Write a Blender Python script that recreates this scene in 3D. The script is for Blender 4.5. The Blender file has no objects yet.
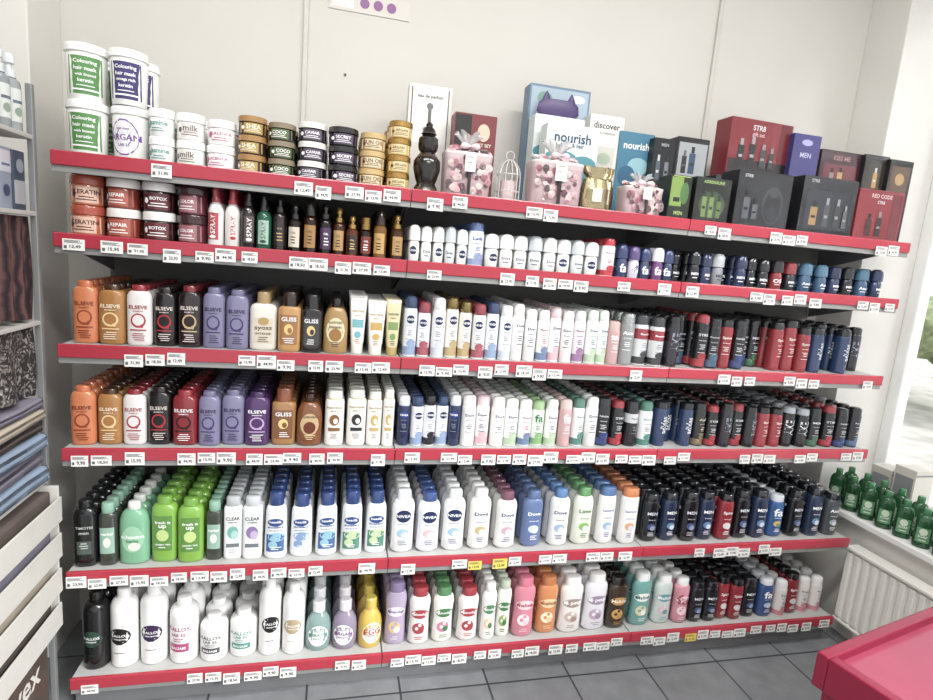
import bpy, bmesh, math, random
import numpy as np
from mathutils import Vector, Matrix
random.seed(7)
S=bpy.context.scene
S.view_settings.view_transform='Standard'
S.view_settings.look='None'

# ---------------------------------------------------------------- helpers
def lin(h):
    h=h.lstrip('#'); c=[int(h[i:i+2],16)/255 for i in (0,2,4)]
    return tuple((x/12.92 if x<=.04045 else ((x+.055)/1.055)**2.4) for x in c)
def newmat(name):
    m=bpy.data.materials.new(name); m.use_nodes=True
    nt=m.node_tree; b=nt.nodes['Principled BSDF']; return m,nt,b
def attrmat(name,rough,metal=0,trans=0,coat=0,spec=.5,rgh2=1.2):
    m,nt,b=newmat(name)
    a=nt.nodes.new('ShaderNodeAttribute'); a.attribute_name='Col'
    nt.links.new(a.outputs['Color'],b.inputs['Base Color'])
    n=nt.nodes.new('ShaderNodeTexNoise'); n.inputs['Scale'].default_value=30
    r=nt.nodes.new('ShaderNodeMapRange'); r.inputs['To Min'].default_value=rough*.8; r.inputs['To Max'].default_value=rough*rgh2
    nt.links.new(n.outputs['Fac'],r.inputs['Value']); nt.links.new(r.outputs['Result'],b.inputs['Roughness'])
    b.inputs['Metallic'].default_value=metal
    b.inputs['Transmission Weight'].default_value=trans
    b.inputs['Coat Weight'].default_value=coat; b.inputs['Coat Roughness'].default_value=.06
    b.inputs['Specular IOR Level'].default_value=spec
    return m
MATS=[attrmat('product_plastic',.22,coat=.5),attrmat('printed_card',.42),attrmat('product_metal',.28,metal=.8),
      attrmat('tinted_clear_plastic',.1,trans=.5)]
def flatmat(name,hexc,rough=.5,metal=0,noise=0.06,scale=8,bump=0,bscale=60):
    m,nt,b=newmat(name); c=lin(hexc)
    n=nt.nodes.new('ShaderNodeTexNoise'); n.inputs['Scale'].default_value=scale; n.inputs['Detail'].default_value=5
    r=nt.nodes.new('ShaderNodeValToRGB')
    r.color_ramp.elements[0].color=tuple(x*(1-noise) for x in c)+(1,)
    r.color_ramp.elements[1].color=tuple(min(1,x*(1+noise)) for x in c)+(1,)
    r.color_ramp.elements[0].position=.3; r.color_ramp.elements[1].position=.7
    tc=nt.nodes.new('ShaderNodeTexCoord'); nt.links.new(tc.outputs['Object'],n.inputs['Vector'])
    nt.links.new(n.outputs['Fac'],r.inputs['Fac']); nt.links.new(r.outputs['Color'],b.inputs['Base Color'])
    b.inputs['Roughness'].default_value=rough; b.inputs['Metallic'].default_value=metal
    if bump:
        n2=nt.nodes.new('ShaderNodeTexNoise'); n2.inputs['Scale'].default_value=bscale
        bp=nt.nodes.new('ShaderNodeBump'); bp.inputs['Strength'].default_value=bump
        nt.links.new(tc.outputs['Object'],n2.inputs['Vector']); nt.links.new(n2.outputs['Fac'],bp.inputs['Height']); nt.links.new(bp.outputs['Normal'],b.inputs['Normal'])
    return m

class Part:
    def __init__(s): s.V=[];s.F=[];s.C=[];s.M=[]
    def add(s,o,off=(0,0,0),sc=(1,1,1),rz=0,rx=0):
        b=len(s.V); c,sn=math.cos(rz),math.sin(rz); cx,sx=math.cos(rx),math.sin(rx)
        for v in o.V:
            x,y,z=v[0]*sc[0],v[1]*sc[1],v[2]*sc[2]
            y,z=cx*y-sx*z,sx*y+cx*z
            s.V.append((c*x-sn*y+off[0],sn*x+c*y+off[1],z+off[2]))
        s.F+= [tuple(i+b for i in f) for f in o.F]; s.C+=o.C; s.M+=o.M; return s
    def arr(s):
        if not hasattr(s,'_a'):
            C=np.array([c[:3] for c in s.C],float); L=(C@np.array([.25,.6,.15]))[:,None]; C=(L+(C-L)*.84)*.93
            s._a=(np.array(s.V,float),np.array([i for f in s.F for i in f],int),np.array([len(f) for f in s.F],int),C,np.array(s.M,int))
        return s._a
def merge(name,inst,parent=None,angle=38):
    Vs=[];L=[];T=[];C=[];M=[];o=0
    for p,pos,sc,rz in inst:
        V,l,t,c,m=p.arr(); W=V*np.array(sc); cs,sn=math.cos(rz),math.sin(rz)
        X_=cs*W[:,0]-sn*W[:,1]+pos[0]; Y_=sn*W[:,0]+cs*W[:,1]+pos[1]; Z_=W[:,2]+pos[2]
        Vs.append(np.stack([X_,Y_,Z_],1)); L.append(l+o); T.append(t); C.append(c); M.append(m); o+=len(V)
    V=np.concatenate(Vs);L=np.concatenate(L);T=np.concatenate(T);C=np.concatenate(C);M=np.concatenate(M)
    org=np.array([(V[:,0].min()+V[:,0].max())/2,(V[:,1].min()+V[:,1].max())/2,V[:,2].min()]); V=V-org
    me=bpy.data.meshes.new(name); me.vertices.add(len(V)); me.vertices.foreach_set('co',V.ravel())
    me.loops.add(len(L)); me.loops.foreach_set('vertex_index',L.astype(np.int32))
    me.polygons.add(len(T)); st=np.concatenate([[0],np.cumsum(T)[:-1]]); me.polygons.foreach_set('loop_start',st.astype(np.int32))
    me.polygons.foreach_set('material_index',M.astype(np.int32))
    me.polygons.foreach_set('use_smooth',np.ones(len(T),bool))
    me.update(calc_edges=True)
    a=me.color_attributes.new(name='Col',type='FLOAT_COLOR',domain='CORNER')
    cc=np.repeat(np.concatenate([C,np.ones((len(C),1))],1),T,axis=0); a.data.foreach_set('color',cc.ravel().astype(np.float32))
    for m in MATS: me.materials.append(m)
    me.set_sharp_from_angle(angle=math.radians(angle)); me.update()
    ob=bpy.data.objects.new(name,me); S.collection.objects.link(ob); ob.location=org
    if parent: ob.parent=parent
    return ob
def empty(name,loc=(0,0,0)):
    e=bpy.data.objects.new(name,None); e.empty_display_size=.1; S.collection.objects.link(e); e.location=loc; return e
def box(name,x0,x1,y0,y1,z0,z1,mat,parent=None,bev=0.002,rz=0,seg=2):
    bm=bmesh.new(); bmesh.ops.create_cube(bm,size=1)
    for v in bm.verts: v.co=Vector((v.co.x*(x1-x0),v.co.y*(y1-y0),v.co.z*(z1-z0)))
    if bev: bmesh.ops.bevel(bm,geom=bm.edges[:],offset=bev,segments=seg,profile=.5,affect='EDGES')
    me=bpy.data.meshes.new(name); bm.to_mesh(me); bm.free(); me.materials.append(mat)
    ob=bpy.data.objects.new(name,me); S.collection.objects.link(ob)
    ob.location=((x0+x1)/2,(y0+y1)/2,(z0+z1)/2); ob.rotation_euler[2]=rz
    if parent:
        ob.parent=parent; ob.location-=parent.location
    return ob

# --- text
_tc={}
def textgeo(s):
    if s in _tc: return _tc[s]
    c=bpy.data.curves.new('t','FONT'); c.body=s; c.size=1; c.resolution_u=2; c.offset=.018; c.align_x='CENTER'; c.align_y='CENTER'
    o=bpy.data.objects.new('t',c); S.collection.objects.link(o); bpy.context.view_layer.update()
    me=bpy.data.meshes.new_from_object(o.evaluated_get(bpy.context.evaluated_depsgraph_get()))
    V=[(v.co.x,v.co.y) for v in me.vertices]; F=[tuple(p.vertices) for p in me.polygons]
    bpy.data.objects.remove(o); bpy.data.curves.remove(c); bpy.data.meshes.remove(me)
    xs=[v[0] for v in V];ys=[v[1] for v in V]; cx=(min(xs)+max(xs))/2;cy=(min(ys)+max(ys))/2;w=max(xs)-min(xs)
    V=[((x-cx)/w,(y-cy)/w) for x,y in V]; _tc[s]=(V,F); return _tc[s]

# --- superellipse lathe. ring: [z,hw,hd,n,color,mat]
def lathe(prof,seg=16):
    P=Part()
    for z,hw,hd,n,c,m in prof:
        for k in range(seg):
            a=2*math.pi*(k+.5)/seg; ca,sa=math.cos(a),math.sin(a)
            P.V.append((hw*math.copysign(abs(ca)**(2/n),ca),hd*math.copysign(abs(sa)**(2/n),sa),z))
    for i in range(len(prof)-1):
        for k in range(seg):
            k2=(k+1)%seg; P.F.append((i*seg+k,i*seg+k2,(i+1)*seg+k2,(i+1)*seg+k)); P.C.append(prof[i][4]); P.M.append(prof[i][5])
    P.F.append(tuple(range(seg-1,-1,-1))); P.C.append(prof[0][4]); P.M.append(prof[0][5])
    b=(len(prof)-1)*seg; P.F.append(tuple(range(b,b+seg))); P.C.append(prof[-1][4]); P.M.append(prof[-1][5])
    return P
def interp(prof,z):
    for a,b in zip(prof,prof[1:]):
        if a[0]<=z<=b[0] and b[0]>a[0]:
            t=(z-a[0])/(b[0]-a[0]); return [z]+[a[i]+(b[i]-a[i])*t for i in (1,2,3)]+[a[4],a[5]]
    return list(prof[-1])
def band(prof,z0,z1,col):
    for z in (z0,z1):
        if all(abs(p[0]-z)>1e-6 for p in prof):
            r=interp(prof,z); i=max(k for k,p in enumerate(prof) if p[0]<z)+1; prof.insert(i,r)
    for p in prof:
        if z0-1e-6<=p[0]<z1-1e-6: p[4]=col
    return prof
def decals(P,prof,W,H,ds):
    prof_s=prof
    for i,d in enumerate(ds):
        eps=.0006+.0002*i
        V=[];F=[];k=d[0]
        if k=='b': continue
        if k=='r':
            x0,x1,z0,z1,col=d[1:]; nx,nz=(6,3) if z1-z0>.05 else (6,1)
            V=[((x0+(x1-x0)*a/nx)*W,(z0+(z1-z0)*b/nz)*H) for b in range(nz+1) for a in range(nx+1)]
            F=[(b*(nx+1)+a,b*(nx+1)+a+1,(b+1)*(nx+1)+a+1,(b+1)*(nx+1)+a) for b in range(nz) for a in range(nx)]
        elif k=='e':
            cx,cz,rx,rz,col=d[1:]; V=[(cx*W,cz*H)]
            for q in (.5,1):
                for a in range(14):
                    t=2*math.pi*a/14; V.append((cx*W+q*rx*W*math.cos(t),cz*H+q*rz*H*math.sin(t)))
            F=[(0,1+a,1+(a+1)%14) for a in range(14)]+[(1+a,15+a,15+(a+1)%14,1+(a+1)%14) for a in range(14)]
        elif k in('t','v'):
            s,wf,cz,col=d[1:5]; cx=d[5] if len(d)>5 else 0
            TV,F=textgeo(s); L=wf*(W if k=='t' else H)
            V=[(cx*W+x*L,cz*H+y*L) if k=='t' else (cx*W-y*L,cz*H+x*L) for x,y in TV]
        col=lin(col) if isinstance(col,str) else col
        b=len(P.V)
        for x,z in V:
            r=interp(prof_s,min(max(z,1e-5),H*.9999)); q=min(abs(x)/r[1],.999)
            P.V.append((x,-r[2]*(1-q**r[3])**(1/r[3])-eps,z))
        P.F+=[tuple(j+b for j in f) for f in F]; P.C+=[col]*len(F); P.M+=[1 if k!='r' else 0]*len(F)
def small(z,col,n=3,w=.22,dz=.035):
    """small print: short lines of varying length"""
    return [('r',-w*random.uniform(.5,1),w*random.uniform(.5,1),z-dz*k,z-dz*k+dz*.35,col) for k in range(n)]
PR={}
def reg(key,prof,ds=(),W=None,cat='bottles',seg=16):
    assert key not in PR,key
    prof=[list(p) for p in prof]; H=prof[-1][0]
    W=W or 2*max(p[1] for p in prof); D=2*max(p[2] for p in prof)
    for d in ds:
        if d[0]=='b': band(prof,d[1]*H,d[2]*H,lin(d[3]))
    back=lathe(prof,seg); front=lathe(prof,seg); decals(front,prof,W,H,ds)
    PR[key]=(front,back,W,D,H,cat)
def flat(w,d,h,body,cap,caph=.14,capw=.55,n=2.8,waist=0,sh=.14,taper=0,mat=0,base=.9,capd=None):
    B=lin(body);K=lin(cap);b=1-caph; hw,hd=w/2,d/2; cd=capd*hd if capd else min(hd*.95,capw*hw*.9)
    R=[]
    for z,f in [(0,base-.05),(.012,base+.04),(.05,1),(.25,1-waist*.5),(.45,1-waist),(.6,1-waist*.6)]:
        if z<b-sh: R.append([z*h,hw*f*(1-taper*z),hd*(f if z<.05 else 1),n,B,mat])
    we=hw*(1-taper*(b-sh))
    for k in range(5):
        a=k/4*math.pi/2; c=math.cos(a)
        R.append([(b-sh+sh*math.sin(a)*.999)*h,capw*hw+(we-capw*hw)*c,cd+(hd-cd)*c,n+(2.3-n)*(k/4),B,mat])
    R.append([b*h+.0001,capw*hw*.97,cd*.97,2.3,K,0]); R.append([(b+.004)*h,capw*hw*1.0,cd,2.3,K,0])
    R+= [[.975*h,capw*hw*.97,cd*.97,2.3,K,0],[.993*h,capw*hw*.88,cd*.88,2.3,K,0],[h,capw*hw*.7,cd*.7,2.3,K,0]]
    return R
def tube(w,d,h,body,cap,caph=.15):
    B=lin(body);K=lin(cap);hw,hd=w/2,d/2
    R=[[0,hw*.66,hd*.9,2.3,K,0],[.01*h,hw*.7,hd,2.3,K,0],[caph*h,hw*.7,hd,2.3,K,0],[caph*h+.0005,hw*.68,hd*.95,2.3,B,0]]
    for t in (.08,.3,.55,.8,.95): R.append([(caph+(1-caph)*t)*h,hw*(.74+.26*t),hd*(1-.75*t),2.3+t,B,0])
    R.append([.975*h,hw,hd*.1,4,B,0]); R.append([h,hw,hd*.09,4,B,0]); return R
def can(w,h,body,cap,caph=.22,capmat=0,shoulder=None,cw=.9,mat=0):
    B=lin(body);K=lin(cap);r=w/2;b=1-caph; Sh=lin(shoulder) if shoulder else B
    return [[0,r*.93,r*.93,2,B,mat],[.012*h,r,r,2,B,mat],[(b-.07)*h,r,r,2,Sh,mat],[(b-.03)*h,r*.96,r*.96,2,Sh,mat],[(b-.003)*h,r*cw,r*cw,2,Sh,mat],
            [b*h,r*cw*1.02,r*cw*1.02,2,K,capmat],[.93*h,r*cw,r*cw,2,K,capmat],[.975*h,r*cw*.9,r*cw*.9,2,K,capmat],[.995*h,r*cw*.65,r*cw*.65,2,K,capmat],[h,r*cw*.3,r*cw*.3,2,K,capmat]]
def roll(w,h,body,cap,caph=.42):
    B=lin(body);K=lin(cap);r=w/2;b=1-caph
    return [[0,r*.75,r*.6,2.2,B,0],[.03*h,r*.86,r*.72,2.2,B,0],[.3*h,r*.92,r*.8,2.2,B,0],[(b-.08)*h,r*.85,r*.8,2.2,B,0],[(b-.01)*h,r*.7,r*.7,2,B,0],
            [b*h,r,r*.9,2,K,0],[.8*h,r*.97,r*.88,2,K,0],[.93*h,r*.85,r*.78,2,K,0],[.985*h,r*.55,r*.5,2,K,0],[h,r*.2,r*.2,2,K,0]]
def jar(w,h,body,lid,lidh=.35,mat=0,taper=.0,lmat=0,shd=0):
    B=lin(body);K=lin(lid);r=w/2;b=1-lidh
    return [[0,r*(.88-taper),r*(.88-taper),2,B,mat],[.03*h,r*(.93-taper),r*(.93-taper),2,B,mat],[(b-.06)*h,r*.95,r*.95,2,B,mat],[(b-.01)*h,r*.9,r*.9,2,B,mat],
            [b*h,r,r,2,K,lmat],[(b+.5*lidh)*h,r,r,2,K,lmat],[(b+.52*lidh)*h,r*.985,r*.985,2,K,lmat],[.96*h,r*.985,r*.985,2,K,lmat],[.99*h,r*.95,r*.95,2,K,lmat],[h,r*.85,r*.85,2,K,lmat]]
def oil(w,h,body,cap,mat=3,capmat=2,pump=True):
    B=lin(body);K=lin(cap);r=w/2
    R=[[0,r*.9,r*.9,2,B,mat],[.01*h,r,r,2,B,mat],[.6*h,r,r,2,B,mat],[.65*h,r*.92,r*.92,2,B,mat],[.69*h,r*.55,r*.55,2,B,mat]]
    if pump: R+=[[.695*h,r*.62,r*.62,2,K,capmat],[.79*h,r*.62,r*.62,2,K,capmat],[.8*h,r*.3,r*.3,2,K,capmat],[.87*h,r*.3,r*.3,2,K,capmat],[.875*h,r*.5,r*.55,2,K,capmat],[.97*h,r*.48,r*.52,2,K,capmat],[h,r*.35,r*.35,2,K,capmat]]
    else: R+=[[.695*h,r*.75,r*.75,2,K,capmat],[.98*h,r*.72,r*.72,2,K,capmat],[h,r*.6,r*.6,2,K,capmat]]
    return R

W_='#f1f1ee'
def tub(key,lab,txt,tc):
    reg(key,jar(.105,.15,'#f0f0ec','#f4f4f2',.15,taper=.07),[('r',-.36,.36,.1,.76,lab),('t',txt[0],.52,.66,tc),('t',txt[1],.5,.55,tc),('t',txt[2],.46,.44,tc),('t','keratin',.34,.34,tc),('r',-.3,.3,.16,.19,tc),('r',-.2,.2,.24,.255,tc)] if lab else
        [('e',0,.42,.36,.34,'#7b4aa0'),('e',0,.42,.33,.31,'#f0eef2'),('t',txt[0],.78,.42,tc),('t',txt[1],.34,.58,tc),('t','LAB 35',.3,.28,tc)],cat='hair_mask_tubs',seg=28)
tub('tubG','#4f8f42',('Colouring','hair mask','with linseed'),'#ffffff'); tub('tubP','#3a3070',('Colouring','hair mask','omega rich'),'#ffffff'); tub('tubA',None,('ARGAN','hair mask'),'#6a3a94')
def j(key,body,lid,lab,txt,tc,w=.08,h=.075,lidh=.32,lmat=0,mat=0):
    ds=[('r',-.42,.42,.08,.62,lab)] if lab else []
    if txt: ds+=[('t',txt,.5 if len(txt)<7 else .74,.44,tc),('r',-.22,.2,.26,.29,tc),('r',-.3,.26,.17,.2,tc),('e',-.34,.36,.05,.1,tc)]
    reg(key,jar(w,h,body,lid,lidh,lmat=lmat,mat=mat),ds,cat='hair_mask_jars',seg=22)
j('jJ','#f2f2f0','#f6f6f4',None,'Jasmine','#2e8f86'); j('jW','#eeeeea','#f4f4f2','#e6e2da','milk','#6c5a58'); j('jPl','#f2efee','#f3f1f0',None,'PLACENTA','#c43a7e')
j('jGo','#3b2b25','#a87a38','#b8923a','SHEA','#fff4d8',h=.055); j('jBk','#1b1a1c','#1c1c1e','#5b4a66','SECRET','#ffffff',h=.055)
j('jGk','#2c2a26','#8a7a60','#5c6c3c','COCO','#ffffff',h=.055)
j('jBw','#1d1b1e','#e4e2dc','#5a4c60','CAVIAR','#ffffff',h=.055); j('jGd','#c8a24e','#b98f40','#e4cf98','ARGAN','#6b4a1a',h=.052,lmat=2); j('jGb','#b8945a','#c8a868','#e0d0a8','SUN OIL','#70401a',h=.052)
j('jrO','#bc6440','#b0482e','#e4b8a0','KERATIN','#4a1e12',w=.09,h=.085,lidh=.3); j('jrA','#8a3424','#efe9e4','#b85a44','REPAIR','#ffffff',w=.09,h=.085,lidh=.3)
j('jrD','#2c1a1c','#f0ece8','#6d2a30','BOTOX','#ffffff',w=.09,h=.085,lidh=.3); j('jrM','#5e2430','#3a1820','#a86870','COLOR','#ffffff',w=.09,h=.085,lidh=.3)
def sprayb(key,body,cap,lab,tc='#ffffff',txt='SPRAY',mat=0):
    B=lin(body);K=lin(cap);r=.023;h=.18
    reg(key,[[0,r*.9,r*.9,2,B,mat],[.005,r,r,2,B,mat],[.105,r,r,2,B,mat],[.122,r*.8,r*.8,2,B,mat],[.13,r*.5,r*.5,2,B,mat],[.131,r*.62,r*.62,2,K,0],[.142,r*.62,r*.62,2,K,0],[.144,r*.5,r*.6,2,K,0],[.162,r*.46,r*.75,2,K,0],[.176,r*.4,r*.65,2,K,0],[h,r*.25,r*.3,2,K,0]],
        [('r',-.34,.34,.1,.55,lab),('v',txt,.32,.36,tc),('e',0,.15,.2,.03,tc)],cat='hair_spray_bottles')
sprayb('spR','#efe9e8','#a3303c','#b8404a'); sprayb('spR2','#e8e2e0','#b83040','#e4dcd8','#b83040'); sprayb('spK','#241c1e','#1a1a1a','#5a4a4a'); sprayb('spG','#2a7a60','#1c1c1c','#9fc0b0','#16402c',mat=3)
def o(key,body,cap,lab,h=.14,w=.034,capmat=2,tc='#2c1c10',pump=True,mat=3,txt='OIL'):
    reg(key,oil(w,h,body,cap,capmat=capmat,pump=pump,mat=mat),[('r',-.4,.4,.1,.52,lab),('t',txt,.36,.4,tc)]+small(.3,tc,3,.24,.06),cat='hair_oil_bottles',seg=14)
o('oA','#5a2a0c','#b8924a','#b89050'); o('oB','#3a1a08','#1c1a18','#a87a3a',capmat=0,pump=False); o('oC','#7a3a0c','#c09848','#2a1a12',tc='#e8c878'); o('oD','#2a1410','#a8843c','#7c3028',tc='#ffffff',pump=False); o('oK','#1a1214','#161416','#4a2a50',tc='#ffffff',capmat=0)
o('oF','#2a1810','#1c1a18','#d8ccb8',capmat=0); o('oG','#a87028','#2a1c10','#c8a050',capmat=0,pump=False); o('oH','#241818','#181616','#2c2422',capmat=0,mat=0,tc='#c8a868',txt='ELIXIR')
def els(key,body,cap,tc,h=.185,ring='#e8d8c8',mat=0,txt='ELSEVE'):
    reg(key,flat(.062,.04,h,body,cap,.1,.62,n=3,sh=.13,mat=mat),[('e',0,.42,.3,.12,ring),('e',0,.425,.23,.09,body),('e',.14,.33,.06,.03,ring),('t',txt,.72,.64,tc),('t','SHAMPOO',.4,.575,tc),('r',-.32,.32,.255,.275,ring)]+small(.2,tc,4,.28,.035),cat='shampoo_bottles')
els('eO','#d47a44','#cc6a38','#7a2c14',ring='#983a1a'); els('eA','#b07834','#4a2c14','#fff0d0',ring='#f0d090'); els('eW','#e8e2e0','#98242c','#a81c28',ring='#b03038'); els('eK','#1c1416','#241a1c','#e8d8d0',ring='#b8202c')
els('eL','#807ca0','#706c90','#2c2054',ring='#40346c'); els('eR','#8c202a','#9c2430','#ffffff',ring='#2a0c10'); els('eV','#4e2c64','#3e2052','#ffffff',ring='#c0a0d0'); els('eK2','#241418','#7a1c22','#e8d8d0',ring='#c8a878')
reg('syW',flat(.068,.04,.19,'#e4ded2','#a88c58',.2,.5,n=3.2,sh=.1),[('r',-.34,.34,.12,.56,'#d4cab4'),('e',0,.5,.2,.07,'#b89858'),('t','syoss',.62,.37,'#5a4a2a'),('t','INTENSE',.55,.29,'#5a4a2a')]+small(.22,'#5a4a2a'),cat='shampoo_bottles')
def gliss(key,body,cap,lab):
    reg(key,flat(.064,.04,.19,body,cap,.24,.66,n=3.4,sh=.06,mat=0),[('r',-.38,.38,.12,.62,lab),('t','GLISS',.66,.55,'#ffffff'),('e',0,.38,.2,.09,'#e8c878'),('e',.05,.36,.1,.05,lab)]+small(.22,'#ffffff',3,.28),cat='shampoo_bottles')
gliss('gA','#c8944f','#2c1a10','#a06c30'); gliss('gK','#1c1a1c','#161416','#3a3436'); gliss('gB','#a87840','#8a4a24','#805028')
reg('gar',flat(.078,.042,.175,'#a88448','#1c1410',.16,.36,n=2.3,sh=.3),[('e',0,.42,.38,.24,'#e0d2a8'),('e',0,.34,.26,.12,'#a0702c'),('t','GARNIER',.56,.57,'#3a5a2a'),('t','botanic',.5,.49,'#3a2a1a')]+small(.2,'#5a3a1a'),cat='shampoo_bottles')
reg('gar2',flat(.074,.042,.18,'#804a22','#3a1c0c',.16,.36,n=2.3,sh=.3,mat=0),[('e',0,.42,.36,.22,'#c8a878'),('e',0,.36,.24,.12,'#6a2c10'),('t','GARNIER',.56,.57,'#2a4a2a')]+small(.2,'#f0d8a8'),cat='shampoo_bottles')
def tb(key,body,cap,lab,tc,txt='PANTENE',h=.185,cat='conditioner_tubes'):
    reg(key,tube(.058,.036,h,body,cap),[('r',-.32,.32,.46,.6,lab),('t',txt,.7,.74,tc),('t','PRO-V',.35,.67,tc),('e',0,.34,.2,.06,lab)]+small(.25,tc,3,.2,.03),cat=cat)
tb('tW','#f2f0ea','#e8e4da','#6ab0b8','#a8842c'); tb('tW2','#f2f0ea','#e8e4da','#c8a04c','#a8842c'); tb('tY','#ddd0a0','#b8a058','#7a9a4c','#3a5a2a','GARNIER')
def pant(key,lab,cap='#c9ac6a',w=.052,h=.2):
    reg(key,flat(w,.04,h,'#f0eee8','#eeece2',.16,.8,n=2.6,sh=.06),[('b',.845,.86,cap),('t','PANTENE',.78,.7,'#a08440'),('t','PRO-V',.4,.64,'#a08440'),('e',0,.48,.26,.1,lab),('e',.06,.46,.12,.05,'#f0eee8'),('r',-.3,.3,.28,.34,lab)]+small(.22,'#8a8a8a'),cat='shampoo_bottles')
pant('pA','#8a5a2c'); pant('pB','#2c2a30'); pant('pC','#c8a860')
def cn(key,body,cap,band_=None,txt='NIVEA',tc='#ffffff',h=.2,w=.05,low=None,caph=.2,dot=None,cat='deodorant_spray_cans',cm=0,sh=None,mat=0,vert=False):
    ds=[]
    if band_: ds.append(('b',.52,.72,band_))
    if low: ds+=[('b',.03,.17,low),('e',.12,.22,.34,.07,low)]
    if dot: ds.append(('e',0,.62,.3,.07,dot))
    t2=tc if not (band_ or dot) else '#8890a0'
    ds.append(('v',txt,.38,.48,tc) if vert else ('t',txt,.62,.62,tc))
    if not vert: ds+=[('t','deodorant',.5,.52,t2)]+small(.43,t2,3,.22,.035)+[('r',-.25,.25,.29,.3,t2)]
    reg(key,can(w,h,body,cap,caph,capmat=cm,shoulder=sh,mat=mat),ds,cat=cat)
N='#1c2c58'
cn('nW','#eceef0',W_,dot=N,low='#c8d0dc'); cn('nV','#e8ecf2','#33496f',dot=N,low='#8ca4c8'); cn('nB',N,'#e8eaee',dot='#1c3a8c'); cn('nK','#e8eaee','#24262c',dot=N,low='#24262c'); cn('nG','#ece8de','#98804c',dot=N,low='#b8a070',h=.21,cm=2); cn('nR','#eceef0','#98404c',dot=N,low='#a85460')
cn('dW','#f0f0ee','#f2f2f0',txt='Dove',tc='#1c3a70'); cn('dP','#f0ecec','#e8ccd0',txt='Dove',tc='#1c3a70',low='#dcb0b8'); cn('dG','#eef2ec','#e4ece4',txt='Dove',tc='#1c3a70',low='#b0c8a8')
cn('rW','#e8eaec','#f0f0f0',txt='Rexona',tc='#b02838',low='#6a80a8'); cn('rP','#e2dae0','#ecebee',txt='Rexona',tc='#703080',low='#98709a'); cn('rG','#dfe6dc','#98bc84',txt='fa',tc='#2c7a3c',low='#80b070'); cn('gP','#c8a0a0','#d8bcb8',txt='fa',tc='#ffffff'); cn('gS','#8a9090','#b0b4b4',txt='Axe',tc='#ffffff',cm=2)
cn('rR','#d0d2d4','#3a3c40',txt='Rexona',tc='#ffffff',band_='#98303a',low='#3a3c40'); cn('rC','#e4e8ea','#4a7a6a',txt='Rexona',tc='#2c6a5a',low='#4a8478'); cn('gPs','#c09898','#c8a8a4',txt='Silk',tc='#ffffff',h=.16,w=.054)
DK='#16171b'
def dk(key,body,cap,band_,txt,tc='#d8dce0',low=None,h=.205,w=.046,**k): cn(key,body,cap,band_=band_,txt=txt,tc=tc,low=low,h=h,w=w,caph=.16,**k)
dk('xN',DK,'#202228',None,'NIVEA',low='#2c4074'); dk('xG',DK,'#1c1e22',None,'MEN',low='#3c6a50'); dk('xS',DK,'#9aa0a8',None,'AXE',vert=True); dk('xR',DK,'#902c34',None,'STR8',low='#a02c36'); dk('xT','#16242c','#24505c',None,'adidas',low='#2c6470',vert=True)
dk('xW','#1c1e24','#24262c','#c8cacf','Rexona','#1c1e24'); dk('bR','#8e222c','#1c1c20',None,'Spice',tc='#f0e0d8'); dk('bB','#223860','#1c1e26',None,'adidas',vert=True); dk('bO',DK,'#a8683c',None,'Brut',low='#a8683c'); dk('bG','#2c463e','#161c18',None,'Brut'); dk('xV','#221f2a','#18181c',None,'AXE',tc='#8c94a4',vert=True); dk('xP',DK,'#18191d',None,'BLACK',tc='#a8acb4',vert=True); dk('xX','#242832','#3c4048',None,'SPORT',tc='#b8c0cc',low='#4c5c70'); dk('xM',DK,'#1a1b1f',None,'Rexona',tc='#c8d0d8',low='#40607c'); dk('xQ','#1c1e24','#202228',None,'AXE',tc='#d8c8a8',low='#7c6c4c')
DARK=['xN','xG','xS','xR','xT','xW','xV','xP','xX','xP','xV','bB','xX','xM','xQ','xN','xM','bR']
def rl(key,body,cap,txt='NIVEA',tc='#17285c',h=.115,dot=None):
    reg(key,roll(.042,h,body,cap),([('e',0,.3,.3,.12,dot)] if dot else [])+[('t',txt,.6,.3,tc),('r',-.2,.2,.17,.19,tc)],cat='rollon_deodorants',seg=14)
rl('qW','#f0f0f0','#eef0f0',dot=N,tc='#ffffff'); rl('qD','#f4f4f2','#f2f2f0','Dove','#1c3a70'); rl('qG','#dfe4e4','#c4ccd0','Dove','#1c3a70'); rl('qP','#d4cce0','#54447c','fa','#ffffff',dot='#7a4a9a'); rl('qB','#2c3c64','#2a3a68','fa','#ffffff')
rl('qK','#1c1e26','#1a1c22','MEN','#ffffff'); rl('qN','#26345c','#202c50','MEN','#ffffff'); rl('qR','#8c2830','#1c1a1e','OS','#ffffff'); rl('qC','#34587c','#44708c','Axe','#ffffff'); rl('qS','#8c9098','#b4b8bc','MEN','#1c1e26'); rl('qV','#74407c','#e8e4ea','fa','#ffffff'); rl('qT','#1c1e26','#8c2830','MEN','#ffffff')
cn('stR','#eceef0','#c02838',txt='Rexona',tc='#c02838',h=.135,w=.04,low='#c02838'); cn('stB','#e8ecf4','#5c74ac',txt='Lady',tc='#2c4a9c',h=.15,w=.044,low='#8c9cc4')
def hs(key,c1,c2):
    reg(key,flat(.062,.042,.235,'#eceff2','#28427c',.2,.62,n=2.5,sh=.1,taper=.16),[('e',0,.56,.34,.06,'#2a4c8c'),('t','head&',.5,.57,'#ffffff'),('t','shoulders',.66,.49,'#1c3c8c'),('t','anti-dandruff',.55,.44,'#4a5a8c'),('r',-.38,.38,.12,.38,c1),('e',.04,.34,.36,.07,c2),('e',-.1,.22,.2,.06,c2)]+small(.18,'#ffffff',2,.28,.03),cat='shampoo_bottles')
hs('hs','#3c68a4','#8cc0d4'); hs('hs2','#4c8c74','#c0d8a8'); hs('hs3','#e4e8ec','#7ca0cc')
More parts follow.
